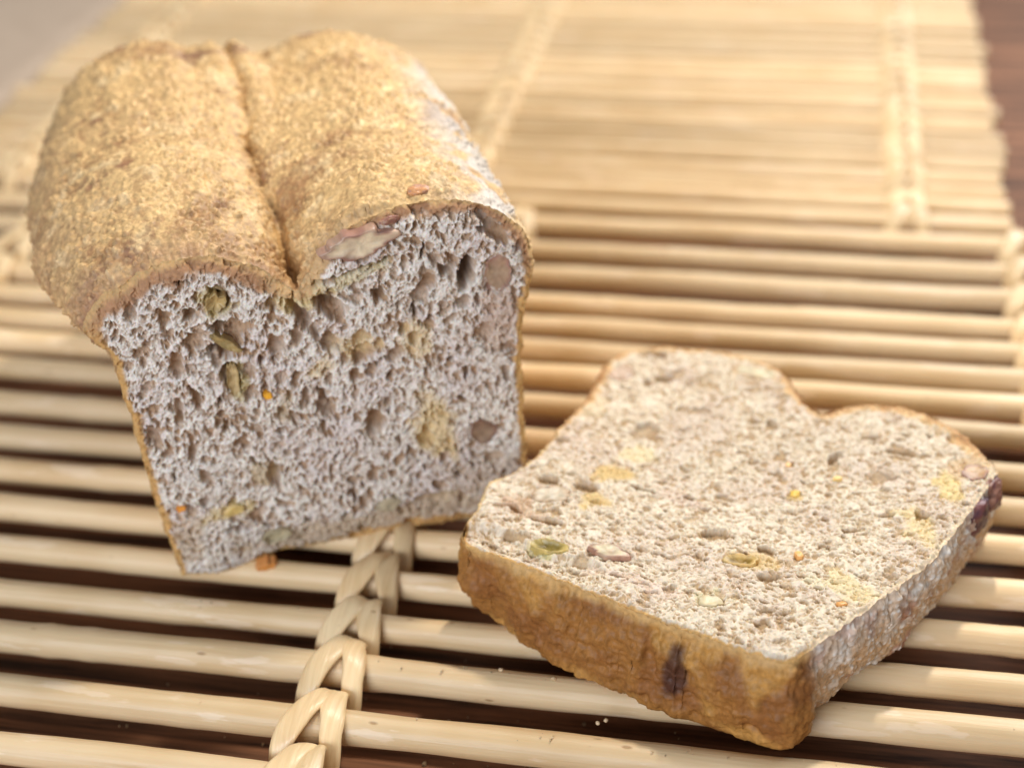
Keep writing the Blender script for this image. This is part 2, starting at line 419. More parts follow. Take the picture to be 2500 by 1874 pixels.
def cut_face(outline, res, holes, stains, crust_th, crust_cols, seed, amp=1.0, stretch=(1, 1.5), fine=1.0, edge_relief=.0, roll=lambda P: 0.0, hdep=1.0, inc=(), bigf=lambda P: (1, 1), base=(.80, .75, .68), pore_shade=(.43, .28, .17)):
    lo = outline.min(0) - res; hi = outline.max(0) + res
    nx = int((hi[0] - lo[0]) / res) + 2; ny = int((hi[1] - lo[1]) / res) + 2
    X, Y = np.meshgrid(lo[0] + np.arange(nx) * res, lo[1] + np.arange(ny) * res)
    P = np.stack([X.ravel(), Y.ravel()], -1)
    ins = inside(P, outline)
    dist, near, arc = seg_dist(P, outline)
    sd = np.where(ins, dist, -dist)
    quad = grid_faces(nx, ny)
    keep = (sd[quad] > -.0).sum(1) >= 2
    quad = quad[keep]
    snap = sd < res * .5
    P = np.where(snap[:, None], near, P)
    sd = np.maximum(sd, 0)
    used = np.unique(quad); mp = np.full(len(P), -1); mp[used] = np.arange(len(used))
    quad = mp[quad]; P = P[used]; sd = sd[used]; arc = arc[used]
    n = len(P); z0 = np.zeros(n)
    P3 = np.stack([P[:, 0], P[:, 1], z0 + seed], -1)
    big = .65 + .5 * vnoise(P3 * .5, seed + 4)
    wx = P[:, 0] + .010 * vnoise(P3 * 34, seed + 14) + .16 * vnoise(P3 * 1.3, seed) + .05 * vnoise(P3 * 6, seed + 1) + .035 * vnoise(P3 * 14, seed + 8)
    wy = P[:, 1] + .010 * vnoise(P3 * 34, seed + 15) + .16 * vnoise(P3 * 1.3, seed + 2) + .05 * vnoise(P3 * 6, seed + 3) + .035 * vnoise(P3 * 14, seed + 9)
    H = np.zeros(n); pore_mask = np.zeros(n)
    for c, prob, s in ((.75, .30, 10), (.42, .42, 20), (.25, .62, 30), (.15 * fine, .8, 35)):
        F1, F2, ID = worley2(np.stack([wx / c / stretch[0], wy / c / stretch[1]], -1) + s, seed + s)
        pr = prob * bigf(P)[0 if c > .3 else 1] * (big if c > .3 else 1)
        rad = .16 + .30 * sstep(1 - pr, 1.0, ID)
        q = F1 / rad
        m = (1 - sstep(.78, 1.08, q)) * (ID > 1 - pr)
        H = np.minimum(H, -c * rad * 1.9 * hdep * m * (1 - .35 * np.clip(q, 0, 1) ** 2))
        pore_mask = np.maximum(pore_mask, m)
    F1, F2, ID = worley2(np.stack([wx / .10 / stretch[0], wy / .10 / stretch[1]], -1) + 40, seed + 40)
    e = sstep(.04, .32, F2 - F1)
    H -= e * sstep(.2, .7, ID) * .04
    pore_mask = np.maximum(pore_mask, .65 * e * sstep(.2, .7, ID))
    fib = fbm(np.stack([wx * 9, wy * 7, z0], -1), 3, seed + 50)
    fine_ = np.abs(vnoise(P3 * 13, seed + 62)); H += .022 * fib + .05 * vnoise(P3 * .8, seed + 60) + .03 * np.abs(vnoise(P3 * 20, seed + 61)) + .02 * fine_
    H *= amp
    for (hx, hy, rx, ry, rot, dep) in holes:
        ca, sa = math.cos(rot), math.sin(rot)
        qx = (wx - hx) * ca + (wy - hy) * sa; qy = -(wx - hx) * sa + (wy - hy) * ca
        q = np.sqrt((qx / rx) ** 2 + (qy / ry) ** 2)
        m = 1 - sstep(.72, 1.05, q)
        H = H * (1 - m * .8) - 1.5 * hdep * dep * m * (1 - .35 * np.clip(q, 0, 1) ** 2)
        pore_mask = np.maximum(pore_mask, m)
    for (hx, hy, rx, ry, rot) in inc:
        ca, sa = math.cos(rot), math.sin(rot)
        qx = (P[:, 0] - hx) * ca + (P[:, 1] - hy) * sa; qy = -(P[:, 0] - hx) * sa + (P[:, 1] - hy) * ca
        q = np.sqrt((qx / rx) ** 2 + (qy / ry) ** 2)
        m = 1 - sstep(.95, 1.22, q)
        H = H * (1 - m) + np.minimum(H, -.05) * m * .6 - .06 * m - .32 * (1 - sstep(.55, .85, q))
    C = np.tile(np.asarray(base, float), (n, 1))
    lowf = vnoise(P3 * .9, seed + 70)
    C = mixc(C, (base[0] * .93, base[1] * .90, base[2] * .93), sstep(-.2, .7, lowf))
    C = mixc(C, pore_shade, np.clip(pore_mask * (.9 + .25 * vnoise(P3 * 2, seed + 71)), 0, 1))  # browner pore lining that also paints in the shade of the pits
    for (sx, sy, rx, ry, rot, c, st) in stains:
        ca, sa = math.cos(rot), math.sin(rot)
        qx = (wx - sx) * ca + (wy - sy) * sa; qy = -(wx - sx) * sa + (wy - sy) * ca
        q = np.sqrt((qx / rx) ** 2 + (qy / ry) ** 2) + .35 * vnoise(P3 * 3.2, seed + 72)
        C = mixc(C, c, (1 - sstep(.55, 1.1, q)) * st)
    th = crust_th(P, arc) * (1 + .35 * vnoise(P3 * 2.2, seed + 80) + .25 * vnoise(P3 * 8, seed + 81))
    cm = 1 - sstep(th * .6, th * 1.15, sd)
    cc = crust_cols(P, arc, sd / np.maximum(th, 1e-3))
    C = C * (1 - cm[:, None]) + cc * cm[:, None]
    C *= (1 + .10 * vnoise(P3 * 14, seed + 83))[:, None]
    H = H * (1 - cm * .45)
    k = sstep(0, .16, sd)
    H = H * k + edge_h(P, seed) * (1 - k) - roll(P) * (1 - sstep(0, .5, sd))
    H += edge_relief * cm * np.abs(vnoise(P3 * 5, seed + 84)) * k
    return P, H, quad, C

def to_world(P, H, fr):
    O, ex, ey, en = fr
    return O + P[:, :1] * ex + P[:, 1:2] * ey + H[:, None] * en

def cut_blob(fr, c, ax, rot, depth, proud, c_in, c_rim, seed, rim=.8, n=64, irregular=.3, power=2.1, dish=0.0, below=False):
    """a nut or fruit sliced by the knife: flat irregular cut face a little proud of the crumb, rounded body behind"""
    O, ex, ey, en = fr
    a = np.linspace(0, 2 * np.pi, n, endpoint=False)
    out = np.stack([np.sign(np.cos(a)) * np.abs(np.cos(a)) ** (2 / power) * ax[0], np.sign(np.sin(a)) * np.abs(np.sin(a)) ** (2 / power) * ax[1]], -1)
    q = np.stack([np.cos(a) * 1.2, np.sin(a) * 1.2, np.full(n, seed * 3.3)], -1)
    out *= (1 + irregular * vnoise(q, seed) + irregular * .7 * vnoise(q * 2.7, seed + 1) + .06 * vnoise(q * 7, seed + 2))[:, None]
    ca, sa = math.cos(rot), math.sin(rot)
    out = out @ np.array([[ca, sa], [-sa, ca]])
    fracs = [(1.0, -1.0), (1.03, -.6), (1.02, -.25), (1.0, 0.), (.975, .6), (.93, .95), (.86, 1.), (.74, 1.), (.6, 1.), (.45, 1.), (.3, 1.), (.15, 1.)]
    V = []; C = []
    for k, (f, h) in enumerate(fracs):
        P = np.asarray(c)[None, :] + out * f
        hh = (depth * h if h < 0 else proud * h)
        P3 = np.stack([P[:, 0], P[:, 1], np.full(n, seed + 0.)], -1)
        H = np.full(n, hh, float) + (.03 * vnoise(P3 * 5, seed + 5) + .012 * vnoise(P3 * 14, seed + 6)) * (1 if h > 0 else 0)
        if f < .9: H -= dish * (1 - (f / .9) ** 2)
        V.append(to_world(P, H, fr))
        m = np.full(n, 1.0 if f > rim else 0.0) 
        if abs(f - rim) < .1: m = m * .5 + .25
        if below: m = m * sstep(.35, -.25, np.sin(a))
        m = np.clip(m + .45 * vnoise(P3 * 4, seed + 7), 0, 1)
        cc = mixc(np.tile(np.asarray(c_in, float), (n, 1)), c_rim, m) * (1 + .16 * vnoise(P3 * 7, seed + 8))[:, None]
        C.append(cc)
    V.append(to_world(np.asarray(c)[None, :], np.array([proud - dish]), fr)); C.append(np.asarray(c_in, float)[None, :])
    V = np.vstack(V); C = np.vstack(C)
    F = grid_faces(n, len(fracs), True)
    k = len(fracs) * n
    tri = [( (len(fracs) - 1) * n + j, (len(fracs) - 1) * n + (j + 1) % n, k, k) for j in range(n)]
    return V, F, tri, C, k

def dip(V):
    return -.38 * np.exp(-(((V[:, 0] + 1.2) / 4.0) ** 2 + ((V[:, 1] - 36.6) / 3.9) ** 2))

def add_blob(name, parent, base, fr, c, ax, rot, depth, proud, c_in, c_rim, seed, label=None, **kw):
    V, F, tri, C, k = cut_blob(fr, c, ax, rot, depth, proud, c_in, c_rim, seed, **kw)
    if fr is SFR: V[:, 2] += dip(V)
    n = kw.get('n', 64)
    faces = [tuple(f) for f in F] + [t[:3] for t in tri]
    me = bpy.data.meshes.new(name); me.from_pydata([tuple(v) for v in (V - base) * CM], [], faces)
    me.polygons.foreach_set('use_smooth', np.ones(len(faces), bool))
    at = me.color_attributes.new('tint', 'FLOAT_COLOR', 'POINT')
    c4 = np.ones((len(V), 4), np.float32); c4[:, :3] = np.clip(C, 0, 1); at.data.foreach_set('color', c4.ravel()); me.update()
    o = link(name, me, M_nut, parent)
    if label: o['label'] = label
    return o

def surf_normals(V):
    """V [v][u][3], closed in u"""
    du = np.roll(V, -1, 1) - np.roll(V, 1, 1); dv = np.gradient(V, axis=0)
    Nn = np.cross(du, dv); l = np.linalg.norm(Nn, axis=2, keepdims=True)
    return Nn / np.maximum(l, 1e-9)

CREAM = (.74, .66, .45); SKIN = (.33, .17, .14); OLIVE = (.36, .27, .07); YEL = (.72, .50, .17); ORANGE = (.85, .36, .04); PURPLE = (.16, .06, .09)

SFR = None
# ------------------------------------------------------------------ the loaf
ang = math.radians(23)
LO = np.array([-17.81, 33.62, 0.0])
ex = np.array([math.cos(ang), math.sin(ang), 0]); en = np.array([math.sin(ang), -math.cos(ang), 0]); ez = np.array([0, 0, 1.0])
FR = (LO, ex, ez, en)
def st(rows): return np.array(rows, float)
S0 = st([(.35, .0), (.0, .35), (-.12, 1.5), (-.3, 3.2), (-.42, 5), (-.5, 6.6), (-.62, 7.9), (-1.0, 8.6), (-1.15, 9.2), (-.4, 9.9), (.9, 10.45), (2.4, 10.55), (3.6, 10.05), (4.35, 9.4), (4.62, 9.22), (4.95, 9.5), (5.6, 10.35), (6.7, 11.0), (8.6, 11.35), (10.1, 11.0), (11.05, 10.2), (11.4, 9.2), (11.15, 8.1), (10.95, 6.4), (10.9, 4.5), (10.98, 2.6), (11.0, 1.2), (10.9, .3), (10.5, 0), (8, 0), (5.4, 0), (2.8, 0)])
S1 = st([(.35, .0), (.0, .35), (-.12, 1.5), (-.3, 3.2), (-.45, 5), (-.6, 6.6), (-.9, 7.8), (-1.35, 8.5), (-1.65, 9.25), (-.9, 10.2), (.6, 10.95), (2.4, 11.0), (3.6, 10.4), (4.25, 9.4), (4.5, 8.95), (4.72, 9.4), (5.3, 10.5), (6.8, 11.3), (8.6, 11.6), (10.1, 11.2), (11.05, 10.3), (11.4, 9.3), (11.2, 8.1), (10.95, 6.4), (10.9, 4.5), (10.9, 2.6), (10.9, 1.2), (10.8, .3), (10.4, 0), (8, 0), (5.4, 0), (2.8, 0)])
S2 = st([(.35, .0), (.0, .35), (-.12, 1.5), (-.3, 3.2), (-.5, 5), (-.9, 6.4), (-1.6, 7.4), (-2.3, 8.2), (-2.55, 9.2), (-1.6, 10.5), (.2, 11.5), (2.0, 11.75), (3.2, 11.45), (3.85, 10.95), (4.25, 10.6), (4.65, 10.9), (5.4, 11.25), (6.8, 11.65), (8.5, 11.75), (10.0, 11.25), (10.95, 10.4), (11.3, 9.3), (11.15, 8.1), (10.9, 6.4), (10.9, 4.5), (10.9, 2.6), (10.9, 1.2), (10.8, .3), (10.4, 0), (8, 0), (5.4, 0), (2.8, 0)])
S3 = S2.copy(); S3[4:9, 0] -= .45; S3[5:9, 1] -= .2; S3[9:13, 0] -= .25; S3[18:29, 0] -= .3; S3[9:21, 1] += .22; S3[13:16, 1] += .28; S3[12:17, 0] -= .2
S4 = S3.copy(); S4[9:13, 1] += .32; S4[13:16, 1] += .72; S4[16:19, 1] += .08; S4[12:17, 0] -= .25; S4[17:29, 0] -= .5; S4[4:10, 0] += .3
bs = [0, 1.4, 4, 8, 12.5]
def station(b):
    Sx = [S0, S1, S2, S3, S4]
    i = max(0, min(3, int(np.searchsorted(bs, b) - 1))); f = (b - bs[i]) / (bs[i + 1] - bs[i]); f = min(max(f, 0), 1)
    return Sx[i] * (1 - f) + Sx[i + 1] * f
NU = 1150
S0r = resample(catmull(S0, 900, True), NU)
LEN = 17.0
bvals = np.r_[np.linspace(0, 6, 175), np.linspace(6, 12, 105)[1:], 12 + 5 * np.sin(np.linspace(0, np.pi / 2, 60)[1:])]
rings = []
ctr = np.array([4.1, 5.6])
# keep a consistent parametrisation: resample each ring by the arclength of its own control spline
def ring2(b):
    stn = station(min(b, 12.5)).copy()
    gd_ = 1 - .7 * sstep(6, 11, np.array([b]))[0]; sh_ = .16 * math.sin(b * .75 + .3) * min(1, b / 1.5) + .05 * math.sin(b * 2.6)
    stn[11:18, 0] += sh_ * np.array([.3, .7, 1, 1, 1, .7, .3]); stn[14, 1] -= .08 * max(0, math.sin(b * 1.15)) * min(1, b) * (1 if b < 9 else .4)
    q = catmull(stn, 960, True)
    return q
tt = None
for b in bvals:
    q = ring2(b)
    if tt is None:
        Q = np.vstack([q, q[:1]]); s = np.r_[0, np.cumsum(np.linalg.norm(np.diff(Q, axis=0), axis=1))]
        wq = np.where(Q[:-1, 1] > 7.0, 2.8, 1.0) * np.diff(s); sw = np.r_[0, np.cumsum(wq)]; tgt = np.linspace(0, sw[-1], NU, endpoint=False)
        tt = np.interp(tgt, sw, np.arange(961))
    Q = np.vstack([q, q[:1]])
    r = np.stack([np.interp(tt, np.arange(961), Q[:, k]) for k in range(2)], -1)
    if b > 12:
        f = math.sqrt(max(0, 1 - ((b - 12) / 5.0) ** 2)) ** .8
        f = max(f, .02)
        r = ctr + (r - ctr) * np.array([f, f])
    rings.append(r)
rings = np.array(rings)
wob0 = wobble(rings[0], 3); out0 = outward(rings[0])
S0r = rings[0] + out0 * wob0[:, None]
for i_, b in enumerate(bvals):
    rings[i_] += out0 * wob0[:, None] * max(0, 1 - b / .8)
lroll = lambda P: .24 * sstep(8.6, 9.6, P[:, 1])
lrec = lambda P: .38 * np.clip(1.5 - P[:, 1], 0, 1.5) * sstep(1.0, 3.5, P[:, 0]) * sstep(11.05, 10.5, P[:, 0])
eh0 = edge_h(S0r, 3) - lroll(S0r) - lrec(S0r)
NV = len(bvals)
bshift = bvals[:, None] - eh0[None, :] * np.clip(1 - bvals / 1.2, 0, 1)[:, None]
V = LO[None, None, :] + rings[..., :1] * ex + rings[..., 1:2] * ez - bshift[..., None] * en
NRM = surf_normals(V)
cen = V.mean((0, 1))
if ((V - cen) * NRM).sum(2).mean() < 0: NRM = -NRM
P = V.reshape(-1, 3); Nf = NRM.reshape(-1, 3); Rg = rings.reshape(-1, 2); bb = np.repeat(bvals, NU)
fade = sstep(0, .35, bb); zz = Rg[:, 1]; ss = Rg[:, 0]
topm = sstep(8.0, 9.6, zz) + 0 * zz
leftb = sstep(-.3, -1.2, ss) * sstep(6.4, 7.6, zz)
dome = np.clip(topm + leftb, 0, 1)
bulge = .22 * np.exp(-((Rg[:, 0] - 6.6) / .8) ** 2 - ((bb - .45) / .5) ** 2) * (zz > 9)
lump = .12 * vnoise(P * .42, 1) + .06 * vnoise(P * 1.0, 2) + .03 * vnoise(P * 2.6, 3)
Pw = P + .05 * np.stack([vnoise(P * 5, 71), vnoise(P * 5, 72), vnoise(P * 5, 73)], -1); g1, gid1 = worley3(Pw / .19, 5); g2, gid2 = worley3(Pw / .105, 6)
gm = sstep(-.45, .25, fbm(P * .8, 3, 9))
cover = np.clip(gm * dome, 0, 1)
gran = (sstep(.75, .15, g1) * sstep(.3, .9, gid1) * .12 + sstep(.7, .1, g2) * sstep(.2, .9, gid2) * .06) * (.35 + .65 * cover)
wr = .03 * np.abs(vnoise(P * np.array([1.6, 1.6, 3.2]), 12))
D = lump * (.35 + .65 * dome) * sstep(0, 1.2, bb) + gran * (.3 + .7 * dome) * fade + wr * fade
D += bulge * fade
D *= np.where(zz < .05, 0.1, 1)
P = P + Nf * D[:, None]
# rosy pale rim where the crust was cut
C = np.tile(np.array([.37, .20, .085]), (len(P), 1))
C = mixc(C, (.22, .10, .055), sstep(.1, .9, fbm(P * .9, 2, 31)))
C = mixc(C, (.52, .29, .095), (1 - dome) * sstep(9, 6, zz))
nz = fbm(P * .55, 3, 21)
fl = np.clip(sstep(-1.0, .05, nz + .35 * fbm(P * 2.3, 2, 22)) * dome, 0, 1)
fl = fl * (1 - .55 * sstep(1.6, .1, bb) * sstep(0, -2.2, ss - 1.0)) 
fl = np.clip(fl * (.55 + .6 * (gid1 > .35)) + .35 * (gid2 > .6) * dome, 0, 1)
C = mixc(C, (.68, .45, .20), fl * .95)
C = mixc(C, (.78, .58, .32), sstep(.35, .9, fbm(P * 1.7, 2, 25)) * fl * .6)
dust = sstep(8.6, 10.6, ss) * dome * sstep(-.6, .3, fbm(P * 1.3, 2, 26) + .2)  # flour with the pale sky sheen of the right shoulder painted in
C = mixc(C, (.60, .58, .56), dust * .75)
pat = sstep(.30, .62, fbm(P * .5 + 5, 2, 29)) * dome
C = mixc(C, (.42, .24, .12), pat * .22 * (1 - .7 * (gid2 > .5)))
edgeb = np.clip(sstep(1.6, .0, bb) * .75 * sstep(8.5, 3.0, ss) + sstep(.8, -2.2, ss) * .7 * sstep(12, 8, zz), 0, 1) * dome * (.6 + .6 * sstep(-.4, .4, vnoise(P * 2.4, 28)))
C = mixc(C, (.40, .22, .11), edgeb * (1 - .75 * sstep(.45, .1, g1) * (gid1 > .4)))
C *= (1 + .12 * vnoise(P * 5, 27))[:, None]
F = grid_faces(NU, NV, True)
loaf = thing('bread_loaf', 'cut loaf with floury split golden top standing on the mat, its open crumb facing us', 'bread', LO)
lb = LO
link('crust', make_mesh('crust', P - lb, F, C), M_crust, loaf)

def loaf_th(P, arc):
    t = .13 + .09 * sstep(1.0, .0, P[:, 0])
    top = sstep(8.4, 9.6, P[:, 1])
    t = t + .20 * top + .20 * top * sstep(4.6, 3.6, P[:, 0])
    t += sstep(.9, .2, P[:, 1]) * (-.05 + .5 * sstep(3.5, 6.5, P[:, 0]))
    t += .12 * sstep(10.2, 10.9, P[:, 0])
    t += .12 * np.exp(-((P[:, 0] - 4.7) / .8) ** 2) * top
    return t
def loaf_cc(P, arc, q):
    n = len(P)
    c = np.tile(np.array([.56, .33, .12]), (n, 1))
    top = sstep(8.4, 9.4, P[:, 1])
    c = mixc(c, (.42, .23, .12), top)
    c = mixc(c, (.56, .36, .16), top * sstep(.45, .0, q))
    c = mixc(c, (.60, .40, .20), sstep(1.3, .5, np.abs(P[:, 0] - 4.8)) * top)
    return c
loaf_inc = [(6.52, 10.5, 0.98, 0.32, 0.17), (10.32, 8.95, 0.42, 0.58, 0.1), (9.6, 3.6, 0.42, 0.45, 0.3), (2.4, 9.25, 0.3, 0.33, 0.2), (2.5, 7.95, 0.5, 0.14, -0.68), (2.55, 6.75, 0.17, 0.55, -0.08), (3.42, 6.05, 0.14, 0.15, 0.6), (0.42, 2.62, 0.15, 0.13, 0.2), (2.62, -0.02, 0.26, 0.15, 0.1), (1.95, 2.22, 0.34, 0.18, 0.1), (3.05, 0.95, 0.42, 0.22, 0.3), (6.55, 1.5, 0.4, 0.22, 0.1)]
holes = [  # x, z, rx, rz, rot, depth
    (9.35, 9.05, .30, .62, -.25, .95), (10.0, 10.28, .2, .16, 0, .5), (10.3, 10.2, .42, .3, -.4, .3), (5.33, 8.66, .34, .36, .3, .55), (4.62, 8.55, .22, .62, .35, .45), (3.88, 8.95, .16, .42, .45, .3),
    (2.23, 7.75, .42, .38, -.5, .5), (2.25, 8.55, .25, .22, 0, .45), (1.58, 8.97, .22, .22, 0, .3), (1.58, 10.0, .32, .09, -.2, .5), (3.74, 7.59, .3, .33, 0, .22), (5.07, 5.9, .12, .15, 0, .35), (5.05, 5.4, .2, .15, 0, .2),
    (6.12, 7.55, .26, .42, -.2, .2), (6.3, 7.0, .3, .3, 0, .18), (6.9, 8.75, .24, .22, 0, .35), (8.75, 9.35, .26, .2, 0, .4), (8.25, 10.0, .07, .3, -.4, .4), (5.9, 9.55, .9, .1, .28, .38), (7.0, 9.75, .5, .08, .35, .3), (8.2, 9.0, .3, .25, .2, .25),
    (2.4, 6.9, .25, .5, 0, .3), (1.0, 7.6, .3, .42, -.1, .22), (1.35, 6.3, .14, .42, .1, .25), (.85, 6.0, .13, .45, .1, .22), (2.1, 5.6, .15, .3, .2, .2), (3.0, 8.35, .3, .2, 0, .2), (5.0, 7.9, .16, .35, .3, .3), (5.6, 8.2, .12, .15, 0, .3), (4.4, 7.9, .2, .25, .3, .22),
    (2.0, 1.42, .42, .14, .1, .4), (2.85, 1.55, .35, .12, -.5, .25), (3.1, 3.85, .5, .06, .05, .2), (7.9, 8.15, .1, .2, -.3, .3), (7.2, 6.9, .35, .25, .3, .2), (9.2, 8.2, .3, .2, .3, .2), (9.9, 7.2, .25, .3, 0, .16), (8.0, 1.35, .9, .25, .15, .2), (1.0, 4.5, .2, .4, 0, .2), (1.3, 3.6, .2, .3, .3, .2),
    (9.9, 2.6, .25, .3, 0, .15), (6.0, 6.2, .15, .25, 0, .22), (6.9, 5.1, .12, .2, .3, .22), (3.6, 4.9, .2, .12, 0, .2)]
rr = np.random.default_rng(3)
for _ in range(60):
    holes.append((rr.uniform(.3, 10.3), rr.uniform(.6, 9.6) ** 1.0, rr.uniform(.05, .13), rr.uniform(.08, .24), rr.uniform(-.5, .5), rr.uniform(.12, .3)))
Yc = (.66, .50, .22); Yl = (.72, .54, .27)
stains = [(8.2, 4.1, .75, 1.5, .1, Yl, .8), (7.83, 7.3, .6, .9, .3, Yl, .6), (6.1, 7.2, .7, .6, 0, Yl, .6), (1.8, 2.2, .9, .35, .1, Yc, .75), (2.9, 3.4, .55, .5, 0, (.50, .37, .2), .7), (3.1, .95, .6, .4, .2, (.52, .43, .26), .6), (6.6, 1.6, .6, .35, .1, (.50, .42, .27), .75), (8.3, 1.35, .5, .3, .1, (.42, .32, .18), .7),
          (2.4, 9.2, .5, .5, 0, (.46, .34, .10), .8), (2.6, 6.7, .3, .8, 0, (.44, .34, .12), .75), (5.0, 6.7, .5, .35, 0, Yl, .55), (4.7, 9.0, 1.1, .45, .2, Yc, .7), (6.4, 9.5, 1.0, .25, .3, (.60, .50, .25), .6), (5.8, .7, 5.0, .75, .06, (.56, .43, .29), .8), (9.6, 2.2, 1.6, .9, .2, (.55, .44, .33), .5), (3.9, 5.6, .3, .6, .1, (.55, .42, .25), .5), (10.3, 7.6, .5, 1.6, 0, (.52, .36, .26), .6), (.5, 1.5, .5, 1.2, 0, (.52, .37, .22), .5)]  # the long foot band is tan lower crust with undercut shade painted in
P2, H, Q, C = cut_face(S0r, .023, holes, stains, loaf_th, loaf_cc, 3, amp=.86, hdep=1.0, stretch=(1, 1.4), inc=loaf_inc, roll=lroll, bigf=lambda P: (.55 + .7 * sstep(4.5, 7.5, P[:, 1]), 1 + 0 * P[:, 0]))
# the knife came out a little farther back near the foot of the loaf
H = H - lrec(P2)
H += .10 * vnoise(np.stack([P2[:, 0] * .35, P2[:, 1] * .35, P2[:, 0] * 0], -1), 77) * sstep(0, .8, np.minimum(np.minimum(P2[:, 0] + .3, 11 - P2[:, 0]), np.minimum(P2[:, 1], 9 - P2[:, 1] + 1.2)))
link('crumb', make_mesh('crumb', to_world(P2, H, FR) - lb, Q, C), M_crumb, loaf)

def lblob(name, *a, **k): return add_blob(name, loaf, lb, FR, *a, **k)
lblob('pecan_half', (6.50, 10.46), (1.05, .44), .17, .35, .10, (.76, .62, .42), (.36, .19, .14), 41, label='large cream pecan half showing through the split in the top crust', rim=.84, irregular=.22, dish=.03)
lblob('pecan_piece', (10.32, 8.95), (.42, .58), .1, .4, -.02, (.42, .29, .19), (.36, .2, .15), 42, label='brown nut cut through near the right crust', irregular=.12, dish=.05)
lblob('pecan_piece', (9.6, 3.6), (.42, .45), .3, .4, -.03, (.30, .20, .13), (.24, .13, .09), 43, label='dark brown nut low on the right of the crumb', irregular=.2, dish=.06)
lblob('olive_piece', (2.4, 9.25), (.30, .33), .2, .35, .0, (.50, .35, .14), (.36, .25, .10), 44, irregular=.3, dish=.1)
lblob('olive_piece', (2.5, 7.95), (.50, .14), -.68, .3, .03, (.42, .30, .12), (.30, .21, .08), 45, irregular=.2, dish=.04)
lblob('olive_piece', (2.55, 6.75), (.17, .55), -.08, .3, -.04, (.54, .40, .20), (.42, .30, .13), 46, irregular=.25, dish=.06)
lblob('carrot_piece', (3.42, 6.05), (.14, .15), .6, .2, .06, (.86, .42, .03), (.84, .38, .03), 47, irregular=.4, n=24)
lblob('carrot_piece', (.42, 2.62), (.15, .13), .2, .2, .06, (.80, .33, .05), (.74, .3, .05), 48, irregular=.3, n=24)
lblob('carrot_piece', (2.62, -.02), (.26, .15), .1, .3, .16, (.74, .30, .07), (.66, .28, .08), 49, irregular=.3, n=28)
lblob('cheese_piece', (1.95, 2.22), (.34, .18), .1, .3, .05, (.66, .48, .17), (.6, .44, .2), 50, irregular=.3, n=32)
lblob('nut_chip', (3.05, .95), (.42, .22), .3, .3, -.2, (.50, .42, .26), (.44, .36, .22), 51, irregular=.25, n=32)
lblob('nut_chip', (6.55, 1.5), (.40, .22), .1, .3, .02, (.50, .43, .29), (.42, .35, .24), 52, irregular=.25, n=32)

def crust_lump(name, parent, base, c, ax, rotz, tilt, color, color2, seed, n=56, m=32, label=None, glossy=False):
    u = np.linspace(0, 2 * np.pi, n, endpoint=False); v = np.linspace(-np.pi / 2 + .05, np.pi / 2 - .05, m)
    U, Vv = np.meshgrid(u, v)
    d = np.stack([np.cos(U) * np.cos(Vv), np.sin(U) * np.cos(Vv), np.sin(Vv)], -1).reshape(-1, 3)
    r = 1 + .26 * vnoise(d * 1.6 + seed, seed) + (.16 * np.abs(vnoise(d * 3.4 + seed, seed + 1)) + .07 * vnoise(d * 8 + seed, seed + 4)) * (n > 20)
    p = d * r[:, None] * np.asarray(ax)
    Rm = np.array((Matrix.Rotation(rotz, 3, 'Z') @ Matrix.Rotation(tilt, 3, 'X')))
    p = p @ Rm.T + np.asarray(c)
    cc = mixc(np.tile(np.asarray(color, float), (len(p), 1)), color2, sstep(-.1, .5, vnoise(d * 2.5 + seed, seed + 2)))
    Fq = grid_faces(n, m, True)
    k = len(p)
    pts = [tuple(x) for x in (p - base) * CM]
    faces = [tuple(f) for f in Fq] + [tuple(range(n))[::-1], tuple((m - 1) * n + j for j in range(n))]
    me = bpy.data.meshes.new(name); me.from_pydata(pts, [], faces)
    me.polygons.foreach_set('use_smooth', np.ones(len(faces), bool))
    at = me.color_attributes.new('tint', 'FLOAT_COLOR', 'POINT')
    c4 = np.ones((k, 4), np.float32); c4[:, :3] = np.clip(cc, 0, 1); at.data.foreach_set('color', c4.ravel()); me.update()
    o = link(name, me, M_nut, parent)
    if label: o['label'] = label
    return o
def lp(s, z, b): return LO + s * ex + z * ez - b * en
crust_lump('pecan_skin', loaf, lb, lp(7.40, 11.02, .10), (.30, .09, .11), ang + .3, -.3, (.30, .13, .09), (.40, .22, .14), 61, label='reddish pecan skin curling out of the crust')
crust_lump('almond_chip', loaf, lb, lp(8.35, 11.5, .75), (.30, .2, .1), ang, .1, (.62, .30, .13), (.52, .28, .18), 63, label='orange nut chip lying in the top crust')

# ------------------------------------------------------------------ the slice
TH = 3.0
out_top = np.array([(-8.67, 32.95), (-8.75, 33.7), (-8.62, 34.6), (-8.55, 35.6), (-7.95, 36.35), (-7.43, 37.2), (-6.96, 38.6), (-6.54, 39.8), (-6.1, 41.4), (-6.0, 42.7), (-5.4, 43.55), (-4.22, 44.05), (-2.99, 44.08), (-1.6, 43.78), (-.37, 43.1), (.15, 42.2), (.57, 41.2), (1.1, 40.72), (1.6, 41.05), (2.42, 41.4), (3.68, 41.3), (4.63, 40.75), (5.41, 39.95), (5.95, 38.9), (6.15, 38.3), (5.85, 37.55), (5.25, 36.2), (4.62, 34.8), (3.83, 33.4), (2.55, 31.8), (1.5, 30.5), (.62, 29.5), (.2, 29.38), (-.75, 29.68), (-2.21, 30.22), (-3.74, 30.88), (-4.91, 31.36), (-6.57, 32.1), (-7.65, 32.5), (-8.4, 32.72)])
NS = 1100
ot = resample(catmull(out_top, 1600, True), NS)
SFR = (np.array([0, 0, TH]), np.array([1., 0, 0]), np.array([0, 1., 0]), np.array([0, 0, 1.]))
